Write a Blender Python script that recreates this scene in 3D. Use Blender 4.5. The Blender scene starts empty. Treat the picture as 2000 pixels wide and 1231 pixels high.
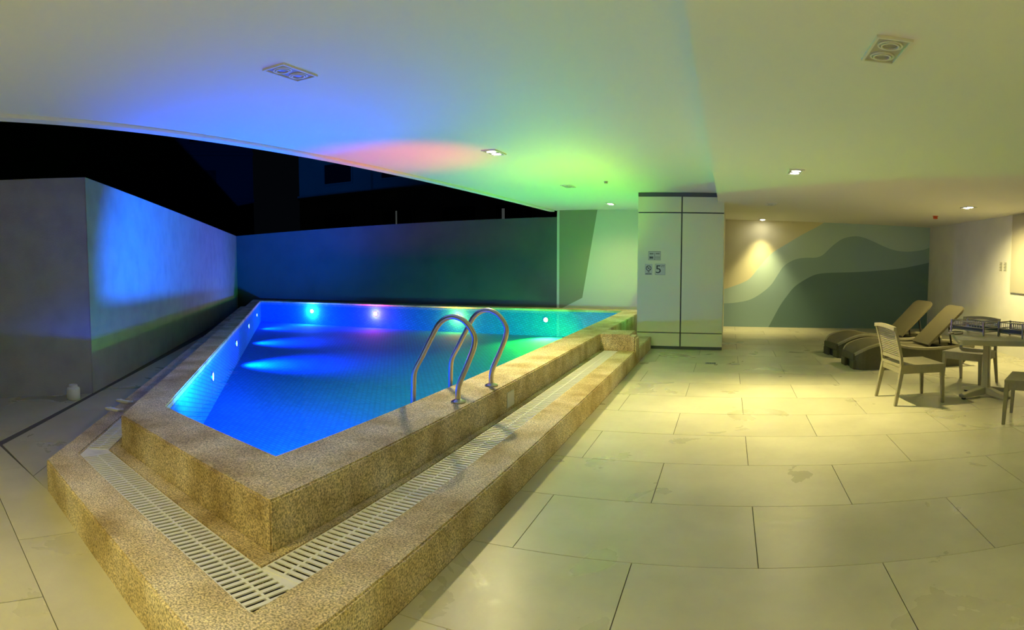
import bpy, bmesh, math, random
from mathutils import Matrix, Vector
random.seed(7)
PI = math.pi
scene = bpy.context.scene
C = scene.collection

# ------------------------------------------------------------------ camera (hand-held sweep panorama)
F, Y0, XV, PITCH, ROLL, CAMZ = 1200.0, 582.1078, 1421.94, -0.0591, 0.001, 1.55
cam = bpy.data.cameras.new('camera')
cam.type = 'PANO'
def setp(k, v):
    for t in (getattr(cam, 'cycles', None), cam):
        if t is not None and hasattr(t, k):
            setattr(t, k, v); return
setp('panorama_type', 'CENTRAL_CYLINDRICAL')
setp('central_cylindrical_range_u_min', -1000.0 / F)
setp('central_cylindrical_range_u_max', 1000.0 / F)
setp('central_cylindrical_range_v_min', -(1231.0 - Y0) / F)
setp('central_cylindrical_range_v_max', Y0 / F)
setp('central_cylindrical_radius', 1.0)
cam.clip_start, cam.clip_end = 0.05, 300
camo = bpy.data.objects.new('camera', cam); C.objects.link(camo)
AZ = (1000.0 - XV) / F
camo.matrix_world = (Matrix.Translation((0, 0, CAMZ)) @ Matrix.Rotation(-AZ, 4, 'Z') @ Matrix.Rotation(ROLL, 4, 'Y')
                     @ Matrix.Rotation(PITCH, 4, 'X') @ Matrix.Rotation(PI / 2, 4, 'X'))
scene.camera = camo

# ------------------------------------------------------------------ world: night sky
w = bpy.data.worlds.new('night_sky'); scene.world = w; w.use_nodes = True
bg = w.node_tree.nodes['Background']
bg.inputs[0].default_value = (0.25, 0.36, 0.60, 1); bg.inputs[1].default_value = 0.0035
scene.view_settings.view_transform = 'Standard'
scene.view_settings.look = 'None'
scene.view_settings.gamma = 1.0
scene.view_settings.exposure = 0.0
scene.view_settings.use_curve_mapping = False
cy = scene.cycles
cy.use_denoising = True
cy.caustics_reflective = False
cy.caustics_refractive = False
cy.max_bounces = 8
cy.diffuse_bounces = 4
cy.transparent_max_bounces = 12
cy.sample_clamp_indirect = 4.0

SPOT_W = 195.0                       # one bulb of a lit ceiling fixture
WARM = (1.0, 0.84, 0.34)
POOL_W = 190.0

# ------------------------------------------------------------------ materials
def mat(name, col, rough=0.6, metal=0.0, spec=0.5, noise=None, bump=None, emit=None, estr=0.0):
    m = bpy.data.materials.new(name); m.use_nodes = True
    nt = m.node_tree; b = nt.nodes['Principled BSDF']
    b.inputs['Base Color'].default_value = (*col, 1)
    b.inputs['Roughness'].default_value = rough
    b.inputs['Metallic'].default_value = metal
    b.inputs['Specular IOR Level'].default_value = spec
    tc = nt.nodes.new('ShaderNodeTexCoord')
    if noise:                                   # (scale, second colour, low, high)
        n = nt.nodes.new('ShaderNodeTexNoise'); n.inputs['Scale'].default_value = noise[0]; n.inputs['Detail'].default_value = 6
        r = nt.nodes.new('ShaderNodeMapRange'); r.inputs[1].default_value = noise[2]; r.inputs[2].default_value = noise[3]
        x = nt.nodes.new('ShaderNodeMix'); x.data_type = 'RGBA'
        x.inputs[6].default_value = (*col, 1); x.inputs[7].default_value = (*noise[1], 1)
        nt.links.new(tc.outputs['Object'], n.inputs['Vector']); nt.links.new(n.outputs['Fac'], r.inputs[0])
        nt.links.new(r.outputs[0], x.inputs[0]); nt.links.new(x.outputs[2], b.inputs['Base Color'])
    if bump:                                    # (scale, strength)
        n = nt.nodes.new('ShaderNodeTexNoise'); n.inputs['Scale'].default_value = bump[0]; n.inputs['Detail'].default_value = 5
        k = nt.nodes.new('ShaderNodeBump'); k.inputs['Strength'].default_value = bump[1]; k.inputs['Distance'].default_value = 0.02
        nt.links.new(tc.outputs['Object'], n.inputs['Vector']); nt.links.new(n.outputs['Fac'], k.inputs['Height'])
        nt.links.new(k.outputs['Normal'], b.inputs['Normal'])
    if emit:
        b.inputs['Emission Color'].default_value = (*emit, 1); b.inputs['Emission Strength'].default_value = estr
    return m

M = {}
M['ceiling'] = mat('ceiling_paint', (0.80, 0.79, 0.75), 0.75, bump=(30, 0.06))
M['wall'] = mat('white_wall_paint', (0.78, 0.77, 0.72), 0.8, noise=(1.6, (0.70, 0.69, 0.64), 0.45, 0.75), bump=(45, 0.08))
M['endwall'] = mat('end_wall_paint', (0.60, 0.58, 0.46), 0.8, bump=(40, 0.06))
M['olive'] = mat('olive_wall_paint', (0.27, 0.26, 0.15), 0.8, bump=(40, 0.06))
M['stucco'] = mat('grey_stucco', (0.37, 0.37, 0.355), 0.85, noise=(3.0, (0.31, 0.31, 0.30), 0.4, 0.7), bump=(60, 0.25))
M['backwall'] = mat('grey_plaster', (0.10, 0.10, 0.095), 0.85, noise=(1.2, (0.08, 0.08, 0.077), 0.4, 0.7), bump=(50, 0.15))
M['grout'] = mat('dark_grout', (0.10, 0.095, 0.08), 0.9)
M['panel'] = mat('column_panel', (0.76, 0.79, 0.55), 0.45, bump=(12, 0.02))
M['strip'] = mat('dark_strip', (0.07, 0.09, 0.09), 0.5)
M['grate'] = mat('grate_plastic', (0.80, 0.79, 0.73), 0.5, noise=(9, (0.66, 0.65, 0.58), 0.5, 0.75))
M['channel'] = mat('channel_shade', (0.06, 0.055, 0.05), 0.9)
M['steel'] = mat('stainless_steel', (0.56, 0.50, 0.40), 0.30, 1.0)
M['chrome'] = mat('chrome_wire', (0.42, 0.41, 0.35), 0.40, 1.0)
M['whiteplastic'] = mat('white_plastic', (0.80, 0.80, 0.78), 0.45)
M['lampwhite'] = mat('lamp_trim', (0.72, 0.72, 0.70), 0.4)
M['lampring'] = mat('lamp_ring', (0.42, 0.41, 0.38), 0.35, 0.3)
M['lampoff'] = mat('unlit_bulb', (0.30, 0.29, 0.26), 0.25)
M['bulb'] = mat('lit_bulb', (1, 1, 1), 0.4, emit=(1.0, 0.93, 0.70), estr=70)
M['red'] = mat('red_plastic', (0.62, 0.10, 0.03), 0.4)
M['taupe'] = mat('taupe_resin', (0.30, 0.275, 0.185), 0.5, noise=(20, (0.26, 0.24, 0.16), 0.4, 0.7))
M['lounger'] = mat('lounger_resin', (0.088, 0.086, 0.046), 0.5, noise=(25, (0.075, 0.073, 0.04), 0.4, 0.7), bump=(160, 0.12))
M['sling'] = mat('lounger_weave', (0.125, 0.108, 0.055), 0.65, bump=(220, 0.25))
M['dark'] = mat('black_mechanism', (0.03, 0.03, 0.03), 0.5)
M['tabletop'] = mat('table_resin', (0.42, 0.40, 0.30), 0.4)
M['plaque'] = mat('pale_plaque', (0.70, 0.68, 0.58), 0.5)
M['signplate'] = mat('sign_plate', (0.56, 0.60, 0.52), 0.5)
M['ink'] = mat('sign_ink', (0.035, 0.045, 0.035), 0.6)
M['inksoft'] = mat('sign_ink_soft', (0.20, 0.22, 0.18), 0.6)
M['board'] = mat('beige_board', (0.47, 0.44, 0.35), 0.7, bump=(30, 0.05))
M['facade'] = mat('night_facade', (0.22, 0.19, 0.11), 0.9, noise=(0.4, (0.18, 0.155, 0.09), 0.4, 0.7))
M['facade2'] = mat('night_facade_dark', (0.012, 0.015, 0.017), 0.9, noise=(0.3, (0.009, 0.011, 0.013), 0.4, 0.7))
M['pane'] = mat('dark_glass', (0.01, 0.01, 0.012), 0.15)
M['curtain'] = mat('lit_curtain', (0.3, 0.3, 0.28), 0.9, emit=(0.8, 0.9, 0.85), estr=0.05)
M['sky'] = mat('mural_pale', (0.50, 0.68, 0.70), 0.7)
M['cream'] = mat('mural_cream', (0.78, 0.74, 0.54), 0.7)
M['midteal'] = mat('mural_mid', (0.29, 0.45, 0.52), 0.7)
M['deepteal'] = mat('mural_deep', (0.13, 0.235, 0.275), 0.7)

def pebble_mat():
    m = bpy.data.materials.new('pebble_wash'); m.use_nodes = True
    nt = m.node_tree; b = nt.nodes['Principled BSDF']; L = nt.links.new
    tc = nt.nodes.new('ShaderNodeTexCoord')
    big = nt.nodes.new('ShaderNodeTexNoise'); big.inputs['Scale'].default_value = 2.6; big.inputs['Detail'].default_value = 5
    fine = nt.nodes.new('ShaderNodeTexNoise'); fine.inputs['Scale'].default_value = 105; fine.inputs['Detail'].default_value = 3
    vor = nt.nodes.new('ShaderNodeTexVoronoi'); vor.inputs['Scale'].default_value = 95
    for n in (big, fine, vor): L(tc.outputs['Object'], n.inputs['Vector'])
    r = nt.nodes.new('ShaderNodeValToRGB')
    r.color_ramp.elements[0].position = 0.30; r.color_ramp.elements[0].color = (0.46, 0.34, 0.135, 1)
    r.color_ramp.elements[1].position = 0.72; r.color_ramp.elements[1].color = (0.92, 0.82, 0.60, 1)
    e = r.color_ramp.elements.new(0.5); e.color = (0.74, 0.61, 0.34, 1)
    L(big.outputs['Fac'], r.inputs[0])
    r2 = nt.nodes.new('ShaderNodeMapRange'); r2.inputs[1].default_value = 0.36; r2.inputs[2].default_value = 0.60
    r2.inputs[3].default_value = 0.40; r2.inputs[4].default_value = 1.18
    L(fine.outputs['Fac'], r2.inputs[0])
    x = nt.nodes.new('ShaderNodeMix'); x.data_type = 'RGBA'; x.blend_type = 'MULTIPLY'; x.inputs[0].default_value = 1
    L(r.outputs[0], x.inputs[6]); L(r2.outputs[0], x.inputs[7])
    # single pebbles, some grey, some pale
    r3 = nt.nodes.new('ShaderNodeValToRGB')
    r3.color_ramp.elements[0].color = (0.5, 0.47, 0.42, 1); r3.color_ramp.elements[1].color = (1.25, 1.2, 1.1, 1)
    L(vor.outputs['Color'], r3.inputs[0])
    y = nt.nodes.new('ShaderNodeMix'); y.data_type = 'RGBA'; y.blend_type = 'MULTIPLY'; y.inputs[0].default_value = 0.55
    L(x.outputs[2], y.inputs[6]); L(r3.outputs[0], y.inputs[7]); L(y.outputs[2], b.inputs['Base Color'])
    b.inputs['Roughness'].default_value = 0.72
    k = nt.nodes.new('ShaderNodeBump'); k.inputs['Strength'].default_value = 0.55; k.inputs['Distance'].default_value = 0.008
    L(fine.outputs['Fac'], k.inputs['Height']); L(k.outputs['Normal'], b.inputs['Normal'])
    return m
M['pebble'] = pebble_mat()

def tile_mat():
    m = bpy.data.materials.new('floor_tile'); m.use_nodes = True
    nt = m.node_tree; b = nt.nodes['Principled BSDF']; L = nt.links.new
    g = nt.nodes.new('ShaderNodeNewGeometry')
    n1 = nt.nodes.new('ShaderNodeTexNoise'); n1.inputs['Scale'].default_value = 1.1; n1.inputs['Detail'].default_value = 8; n1.inputs['Roughness'].default_value = 0.62
    n2 = nt.nodes.new('ShaderNodeTexNoise'); n2.inputs['Scale'].default_value = 1.3; n2.inputs['Detail'].default_value = 7; n2.inputs['Distortion'].default_value = 0.9
    for n in (n1, n2): L(g.outputs['Position'], n.inputs['Vector'])
    oi = nt.nodes.new('ShaderNodeObjectInfo')
    r = nt.nodes.new('ShaderNodeValToRGB')
    r.color_ramp.elements[0].position = 0.30; r.color_ramp.elements[0].color = (0.48, 0.455, 0.32, 1)
    r.color_ramp.elements[1].position = 0.70; r.color_ramp.elements[1].color = (0.63, 0.60, 0.44, 1)
    L(n1.outputs['Fac'], r.inputs[0])
    wet = nt.nodes.new('ShaderNodeMapRange'); wet.inputs[1].default_value = 0.60; wet.inputs[2].default_value = 0.70
    L(n2.outputs['Fac'], wet.inputs[0])
    v = nt.nodes.new('ShaderNodeMapRange'); v.inputs[3].default_value = 0.93; v.inputs[4].default_value = 1.05
    L(oi.outputs['Random'], v.inputs[0])
    x = nt.nodes.new('ShaderNodeMix'); x.data_type = 'RGBA'; x.blend_type = 'MULTIPLY'; x.inputs[0].default_value = 1
    L(r.outputs[0], x.inputs[6]); L(v.outputs[0], x.inputs[7])
    y = nt.nodes.new('ShaderNodeMix'); y.data_type = 'RGBA'; y.blend_type = 'MULTIPLY'
    y.inputs[7].default_value = (0.94, 0.94, 0.935, 1)
    L(wet.outputs[0], y.inputs[0]); L(x.outputs[2], y.inputs[6]); L(y.outputs[2], b.inputs['Base Color'])
    ro = nt.nodes.new('ShaderNodeMapRange'); ro.inputs[3].default_value = 0.33; ro.inputs[4].default_value = 0.11
    L(wet.outputs[0], ro.inputs[0]); L(ro.outputs[0], b.inputs['Roughness'])
    b.inputs['Specular IOR Level'].default_value = 0.5
    nb = nt.nodes.new('ShaderNodeTexNoise'); nb.inputs['Scale'].default_value = 9; nb.inputs['Detail'].default_value = 6
    L(g.outputs['Position'], nb.inputs['Vector'])
    k = nt.nodes.new('ShaderNodeBump'); k.inputs['Strength'].default_value = 0.10; k.inputs['Distance'].default_value = 0.02
    L(nb.outputs['Fac'], k.inputs['Height']); L(k.outputs['Normal'], b.inputs['Normal'])
    return m
M['tile'] = tile_mat()

def mosaic_mat():
    m = bpy.data.materials.new('pool_mosaic'); m.use_nodes = True
    nt = m.node_tree; b = nt.nodes['Principled BSDF']; L = nt.links.new
    tc = nt.nodes.new('ShaderNodeTexCoord')
    mp = nt.nodes.new('ShaderNodeMapping'); mp.inputs['Rotation'].default_value = (0, 0, math.radians(14))
    L(tc.outputs['UV'], mp.inputs['Vector'])
    br = nt.nodes.new('ShaderNodeTexBrick')
    br.inputs['Color1'].default_value = (0.010, 0.27, 0.86, 1); br.inputs['Color2'].default_value = (0.006, 0.215, 0.74, 1)
    br.inputs['Mortar'].default_value = (0.01, 0.14, 0.50, 1); br.inputs['Scale'].default_value = 1.0
    br.inputs['Mortar Size'].default_value = 0.006; br.inputs['Brick Width'].default_value = 0.09; br.inputs['Row Height'].default_value = 0.045
    L(mp.outputs['Vector'], br.inputs['Vector']); L(br.outputs['Color'], b.inputs['Base Color'])
    b.inputs['Roughness'].default_value = 0.85; b.inputs['Specular IOR Level'].default_value = 0.1
    return m
M['mosaic'] = mosaic_mat()

def water_mat():
    m = bpy.data.materials.new('pool_water'); m.use_nodes = True
    nt = m.node_tree; L = nt.links.new
    for n in list(nt.nodes): nt.nodes.remove(n)
    out = nt.nodes.new('ShaderNodeOutputMaterial'); mix = nt.nodes.new('ShaderNodeMixShader')
    tr = nt.nodes.new('ShaderNodeBsdfTransparent'); tr.inputs[0].default_value = (0.90, 0.96, 1.0, 1)
    gl = nt.nodes.new('ShaderNodeBsdfGlossy'); gl.inputs['Roughness'].default_value = 0.04; gl.inputs[0].default_value = (0.8, 0.8, 0.8, 1)
    fr = nt.nodes.new('ShaderNodeFresnel'); fr.inputs['IOR'].default_value = 1.33
    tc = nt.nodes.new('ShaderNodeTexCoord')
    n1 = nt.nodes.new('ShaderNodeTexNoise'); n1.inputs['Scale'].default_value = 2.2; n1.inputs['Detail'].default_value = 4
    k = nt.nodes.new('ShaderNodeBump'); k.inputs['Strength'].default_value = 0.10; k.inputs['Distance'].default_value = 0.05
    L(tc.outputs['Object'], n1.inputs['Vector']); L(n1.outputs['Fac'], k.inputs['Height'])
    L(k.outputs['Normal'], gl.inputs['Normal'])
    lim = nt.nodes.new('ShaderNodeMath'); lim.operation = 'MINIMUM'; lim.inputs[1].default_value = 0.20
    L(fr.outputs[0], lim.inputs[0]); L(lim.outputs[0], mix.inputs[0])
    L(tr.outputs[0], mix.inputs[1]); L(gl.outputs[0], mix.inputs[2]); L(mix.outputs[0], out.inputs[0])
    return m
M['water'] = water_mat()

# ------------------------------------------------------------------ object helpers
def mesh_obj(name, me, m, parent=None):
    o = bpy.data.objects.new(name, me); C.objects.link(o)
    if m is not None and not me.materials: me.materials.append(M[m] if isinstance(m, str) else m)
    if parent is not None: o.parent = parent
    return o
def obj(name, bm, m, parent=None, smooth=False, bevel=0.0):
    bmesh.ops.recalc_face_normals(bm, faces=bm.faces)
    if bevel > 0:
        ed = [e for e in bm.edges if len(e.link_faces) == 2 and e.calc_face_angle(0) > 0.6]
        bmesh.ops.bevel(bm, geom=ed, offset=bevel, segments=2, affect='EDGES', clamp_overlap=True)
    me = bpy.data.meshes.new(name); bm.to_mesh(me); bm.free()
    if smooth:
        for p in me.polygons: p.use_smooth = True
    return mesh_obj(name, me, m, parent)
def box(bm, x0, x1, y0, y1, z0, z1, mtx=None):
    vs = [Vector((x, y, z)) for z in (z0, z1) for x, y in ((x0, y0), (x1, y0), (x1, y1), (x0, y1))]
    if mtx is not None: vs = [mtx @ v for v in vs]
    v = [bm.verts.new(p) for p in vs]
    for f in ((0, 3, 2, 1), (4, 5, 6, 7), (0, 1, 5, 4), (1, 2, 6, 5), (2, 3, 7, 6), (3, 0, 4, 7)):
        bm.faces.new([v[i] for i in f])
def BOX(*a, mtx=None):
    bm = bmesh.new(); box(bm, *a, mtx=mtx); return bm
def prism(bm, pts, z0, z1):
    b = [bm.verts.new((x, y, z0)) for x, y in pts]; t = [bm.verts.new((x, y, z1)) for x, y in pts]
    n = len(pts); bm.faces.new(t); bm.faces.new(b[::-1])
    for i in range(n): bm.faces.new((b[i], b[(i + 1) % n], t[(i + 1) % n], t[i]))
def PRISM(pts, z0, z1):
    bm = bmesh.new(); prism(bm, pts, z0, z1); return bm
def strip(bm, outer, inner, z0, z1, closed=False):
    """mitred wall strip between two polylines"""
    n = len(outer)
    V = [[bm.verts.new((*p, z)) for p in pl] for pl in (outer, inner) for z in (z0, z1)]
    ob, ot, ib, it = V
    for i in range(n if closed else n - 1):
        j = (i + 1) % n
        bm.faces.new((ot[i], ot[j], it[j], it[i])); bm.faces.new((ob[i], ib[i], ib[j], ob[j]))
        bm.faces.new((ob[i], ob[j], ot[j], ot[i])); bm.faces.new((ib[i], it[i], it[j], ib[j]))
    if not closed:
        for i in (0, n - 1): bm.faces.new((ob[i], ot[i], it[i], ib[i]))
def tube(bm, pts, r, seg=10, cap=True):
    pts = [Vector(p) for p in pts]; rings = []
    ref = None
    for i, p in enumerate(pts):
        t = (pts[min(i + 1, len(pts) - 1)] - pts[max(i - 1, 0)]).normalized()
        if ref is None: ref = t.orthogonal().normalized()
        ref = (ref - t * ref.dot(t)).normalized(); b = t.cross(ref)
        rr = r[i] if isinstance(r, (list, tuple)) else r
        rings.append([bm.verts.new(p + (ref * math.cos(2 * PI * k / seg) + b * math.sin(2 * PI * k / seg)) * rr) for k in range(seg)])
    for a, b in zip(rings, rings[1:]):
        for k in range(seg): bm.faces.new((a[k], a[(k + 1) % seg], b[(k + 1) % seg], b[k]))
    if cap: bm.faces.new(rings[0][::-1]); bm.faces.new(rings[-1])
def lathe(bm, prof, seg=24, mtx=None):
    mtx = mtx or Matrix()
    rings = [[bm.verts.new(mtx @ Vector((r * math.cos(2 * PI * k / seg), r * math.sin(2 * PI * k / seg), z))) for k in range(seg)] for r, z in prof]
    for a, b in zip(rings, rings[1:]):
        for k in range(seg): bm.faces.new((a[k], a[(k + 1) % seg], b[(k + 1) % seg], b[k]))
    bm.faces.new(rings[0][::-1]); bm.faces.new(rings[-1])
def LATHE(prof, seg=24, mtx=None):
    bm = bmesh.new(); lathe(bm, prof, seg, mtx); return bm
def ring(bm, r0, r1, z0, z1, seg=28, mtx=None):
    mtx = mtx or Matrix()
    P = [(r0, z0), (r1, z0), (r1, z1), (r0, z1)]
    R = [[bm.verts.new(mtx @ Vector((r * math.cos(2 * PI * k / seg), r * math.sin(2 * PI * k / seg), z))) for k in range(seg)] for r, z in P]
    for i in range(4):
        a, b = R[i], R[(i + 1) % 4]
        for k in range(seg): bm.faces.new((a[k], a[(k + 1) % seg], b[(k + 1) % seg], b[k]))
def smooth_path(pts, n=6):
    P = [Vector(p) for p in pts]; out = []
    for i in range(len(P) - 1):
        a, b, c, d = P[max(i - 1, 0)], P[i], P[i + 1], P[min(i + 2, len(P) - 1)]
        for k in range(n):
            t = k / n
            out.append(0.5 * ((2 * b) + (c - a) * t + (2 * a - 5 * b + 4 * c - d) * t * t + (3 * b - a - 3 * c + d) * t ** 3))
    out.append(P[-1]); return out
def thing(name, label, cat, loc=(0, 0, 0), rz=0, group=None):
    o = bpy.data.objects.new(name, None); C.objects.link(o); o.empty_display_size = 0.1
    o.location = loc; o.rotation_euler = (0, 0, rz)
    return tag(o, label, cat, group)
def tag(o, label, cat, group=None, kind=None):
    o['label'] = label; o['category'] = cat
    if group: o['group'] = group
    if kind: o['kind'] = kind
    return o
def struct(o, label, cat):
    o['kind'] = 'structure'; o['label'] = label; o['category'] = cat; return o
def dup(root, loc, rz, label):
    r = root.copy(); C.objects.link(r); r.location = loc; r.rotation_euler = (0, 0, rz); r['label'] = label
    def kids(src, dst):
        for ch in list(src.children):
            c = ch.copy(); C.objects.link(c); c.parent = dst
            kids(ch, c)
    kids(root, r); return r
def text_mesh(s, size, depth=0.0006):
    cu = bpy.data.curves.new('lettering', 'FONT'); cu.body = s; cu.size = size; cu.extrude = depth
    cu.align_x = 'CENTER'; cu.align_y = 'CENTER'
    o = bpy.data.objects.new('lettering', cu); C.objects.link(o)
    dg = bpy.context.evaluated_depsgraph_get()
    me = bpy.data.meshes.new_from_object(o.evaluated_get(dg)); bpy.data.objects.remove(o); me.materials.clear()
    return me

# ------------------------------------------------------------------ plan lines
ZC, ZR, ZCOP, ZW, ZK = 2.79, 2.62, 0.45, 0.40, 0.22
NF, NL, NR, NB = (0.2288, 0.9735), (0.76, 0.65), (1.0, 0.0), (0.0, 1.0)
def cross(a, ca, b, cb):
    d = a[0] * b[1] - a[1] * b[0]
    return ((ca * b[1] - cb * a[1]) / d, (a[0] * cb - b[0] * ca) / d)
LN = dict(kerb=(-1.36, 0.935, -1.733), gout=(-1.63, 1.20, -1.559), gin=(-1.85, 1.43, -1.385), cop=(-1.92, 1.551, -1.31), water=(-2.36, 1.965, -1.022))
def near_poly(k, yr, yl):
    r, f, l = LN[k]
    return [(r, yr), cross(NR, r, NF, f), cross(NL, l, NF, f), cross(NL, l, NB, yl)]
def quad_poly(k, yb):
    r, f, l = LN[k]
    return [cross(NR, r, NB, yb), cross(NR, r, NF, f), cross(NL, l, NF, f), cross(NL, l, NB, yb)]

# ------------------------------------------------------------------ floor
YW = 15.1; XR = 5.1; YE = 14.4
WC = (-6.66, 3.91)                       # outer corner of the left wall
WD = Vector((-14.78 + 6.66, YE - 3.91)).normalized()
floor = bpy.data.objects.new('floor', None)
bm = bmesh.new()
prism(bm, [(-1.36, 1.3), (XR, 1.3), (XR, YW), (-1.36, YW)], -0.05, -0.006)
K = near_poly('kerb', 10.9, 14.05)
prism(bm, [(-9.5, -1.0), (-1.36, -1.0), K[1], K[2]], -0.05, -0.006)
prism(bm, [(-9.5, -1.0), K[2], K[3], (-15.0, 14.4)], -0.05, -0.0065)
floor = struct(obj('floor', bm, 'grout'), 'large pale beige porcelain floor tiles, glossy and wet in patches', 'floor')
struct(obj('floor', PRISM([(-9.5, -4.5), (XR, -4.5), (XR, 1.3), (-1.36, 1.3), (-1.36, -1.0), (-9.5, -1.0)], -0.05, -0.001), 'tile'),
       'pale beige tiled floor just in front of the lens', 'floor')

def clip(poly, reg):
    out = poly
    for i in range(len(reg)):
        a, b = Vector(reg[i]), Vector(reg[(i + 1) % len(reg)])
        e = b - a; res = []
        for j in range(len(out)):
            p, q = Vector(out[j]), Vector(out[(j + 1) % len(out)])
            sp = e.x * (p.y - a.y) - e.y * (p.x - a.x); sq = e.x * (q.y - a.y) - e.y * (q.x - a.x)
            if sp >= 0: res.append(tuple(p))
            if sp * sq < 0:
                t = sp / (sp - sq); res.append(tuple(p + (q - p) * t))
        out = res
        if len(out) < 3: return None
    return out
def area(p): return abs(sum(p[i][0] * p[(i + 1) % len(p)][1] - p[(i + 1) % len(p)][0] * p[i][1] for i in range(len(p)))) / 2
def ccw(p):
    s = sum(p[i][0] * p[(i + 1) % len(p)][1] - p[(i + 1) % len(p)][0] * p[i][1] for i in range(len(p)))
    return p if s > 0 else p[::-1]
TL, TW, GAP = 1.30, 0.80, 0.0026
FULL = None
def tile_field(region, origin, ang, rows, cols, off0=0):
    global FULL
    ca, sa = math.cos(ang), math.sin(ang); region = ccw(region)
    for j in range(*rows):
        for i in range(*cols):
            x0 = i * TL + (TL / 2 if (j + off0) % 2 else 0); y0 = j * TW
            q = [(x0 + GAP, y0 + GAP), (x0 + TL - GAP, y0 + GAP), (x0 + TL - GAP, y0 + TW - GAP), (x0 + GAP, y0 + TW - GAP)]
            q = [(origin[0] + x * ca - y * sa, origin[1] + x * sa + y * ca) for x, y in q]
            c = clip(q, region)
            if not c or area(c) < 0.01: continue
            if len(c) == 4 and abs(area(c) - area(q)) < 1e-4 and ang == 0:
                if FULL is None:
                    b = bmesh.new(); box(b, GAP, TL - GAP, GAP, TW - GAP, -0.012, 0.0)
                    FULL = obj('tile', b, 'tile', floor); FULL.location = (origin[0] + x0, origin[1] + y0, 0)
                else:
                    t = FULL.copy(); C.objects.link(t); t.location = (origin[0] + x0, origin[1] + y0, 0)
            else:
                obj('tile', PRISM(c, -0.012, 0.0), 'tile', floor)
tile_field([(-1.358, 1.3), (XR, 1.3), (XR, YW), (-1.358, YW)], (-0.467 - 2 * TL, 3.05), 0.0, (-3, 16), (0, 7), 1)
AF = math.atan2(-0.2288, 0.9735)
front_reg = [(-9.0, -1.0), (-1.362, -1.0), K[1], K[2], (-5.23, 2.02)]
tile_field(front_reg, (-3.24, 1.36), AF, (-4, 4), (-5, 4))
# walkway along the diagonal wall, with the wide dark joint on its outer side
d = Vector((-0.65, 0.76)); P0 = Vector((-5.19, 2.07))
side_reg = [K[2], K[3], tuple(Vector(WC) + WD * 13.2 + Vector((0.06, 0.05))), (WC[0] + 0.06, WC[1] + 0.03), (-5.20, 2.05)]
tile_field(side_reg, (-4.6, 3.6), math.atan2(d.y, d.x), (-3, 3), (-3, 14))
out_reg = [(-5.245, 2.04), (WC[0] + 0.02, WC[1] - 0.03), (-8.7, -1.0), (-7.5, -1.0)]
tile_field(out_reg, (-7.6, 1.4), math.atan2(d.y, d.x), (-4, 4), (-4, 5))

# ------------------------------------------------------------------ walls and ceilings
def wall(name, pts, z0, ztops, th, m, label):
    """straight wall from pts[0] to pts[1], face on its left-hand side, sloping top allowed"""
    a, b = Vector(pts[0]), Vector(pts[1]); n = Vector((b.y - a.y, a.x - b.x)).normalized() * th
    bm = bmesh.new(); q = [a, b, b + n, a + n]; zt = [ztops[0], ztops[1], ztops[1], ztops[0]]
    lo = [bm.verts.new((p.x, p.y, z0)) for p in q]; hi = [bm.verts.new((p.x, p.y, z)) for p, z in zip(q, zt)]
    bm.faces.new(hi); bm.faces.new(lo[::-1])
    for i in range(4): bm.faces.new((lo[i], lo[(i + 1) % 4], hi[(i + 1) % 4], hi[i]))
    return struct(obj(name, bm, m), label, 'wall')
WF = (-14.78, YE)
wall('wall_left', (WF, WC), -0.05, (2.53, 2.71), 0.2, 'stucco', 'long rough plastered boundary wall beside the pool washed in blue light')
wall('wall_corner', ((WC[0] - 0.01, WC[1] - 0.01), (-8.63, -0.75)), -0.05, (2.71, 2.71), 0.2, 'stucco', 'dim grey plastered wall at the far left edge')
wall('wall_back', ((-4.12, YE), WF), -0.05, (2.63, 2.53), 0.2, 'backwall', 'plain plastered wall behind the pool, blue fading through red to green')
# end wall with its painted olive shape
def poly_wall(name, y, polys, label, th=0.15, bounds=None):
    bm = bmesh.new(); mats = []
    for pts, m in polys:
        if m not in mats: mats.append(m)
        f = bm.faces.new([bm.verts.new((x, y, z)) for x, z in pts]); f.material_index = mats.index(m)
    x0, x1, z0, z1 = bounds
    box(bm, x0, x1, y + 0.004, y + th, z0, z1)
    me = bpy.data.meshes.new(name); bmesh.ops.recalc_face_normals(bm, faces=bm.faces); bm.to_mesh(me); bm.free()
    for m in mats: me.materials.append(M[m])
    o = mesh_obj(name, me, None); return struct(o, label, 'wall')
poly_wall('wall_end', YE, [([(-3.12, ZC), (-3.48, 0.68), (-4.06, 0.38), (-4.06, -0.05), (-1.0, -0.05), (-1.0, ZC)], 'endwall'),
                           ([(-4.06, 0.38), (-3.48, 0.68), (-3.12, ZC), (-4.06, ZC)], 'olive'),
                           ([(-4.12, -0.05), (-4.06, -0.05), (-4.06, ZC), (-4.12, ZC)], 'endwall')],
          'cream end wall of the pool with a dark olive angular painted shape', bounds=(-4.12, -1.0, -0.05, ZC))
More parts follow.
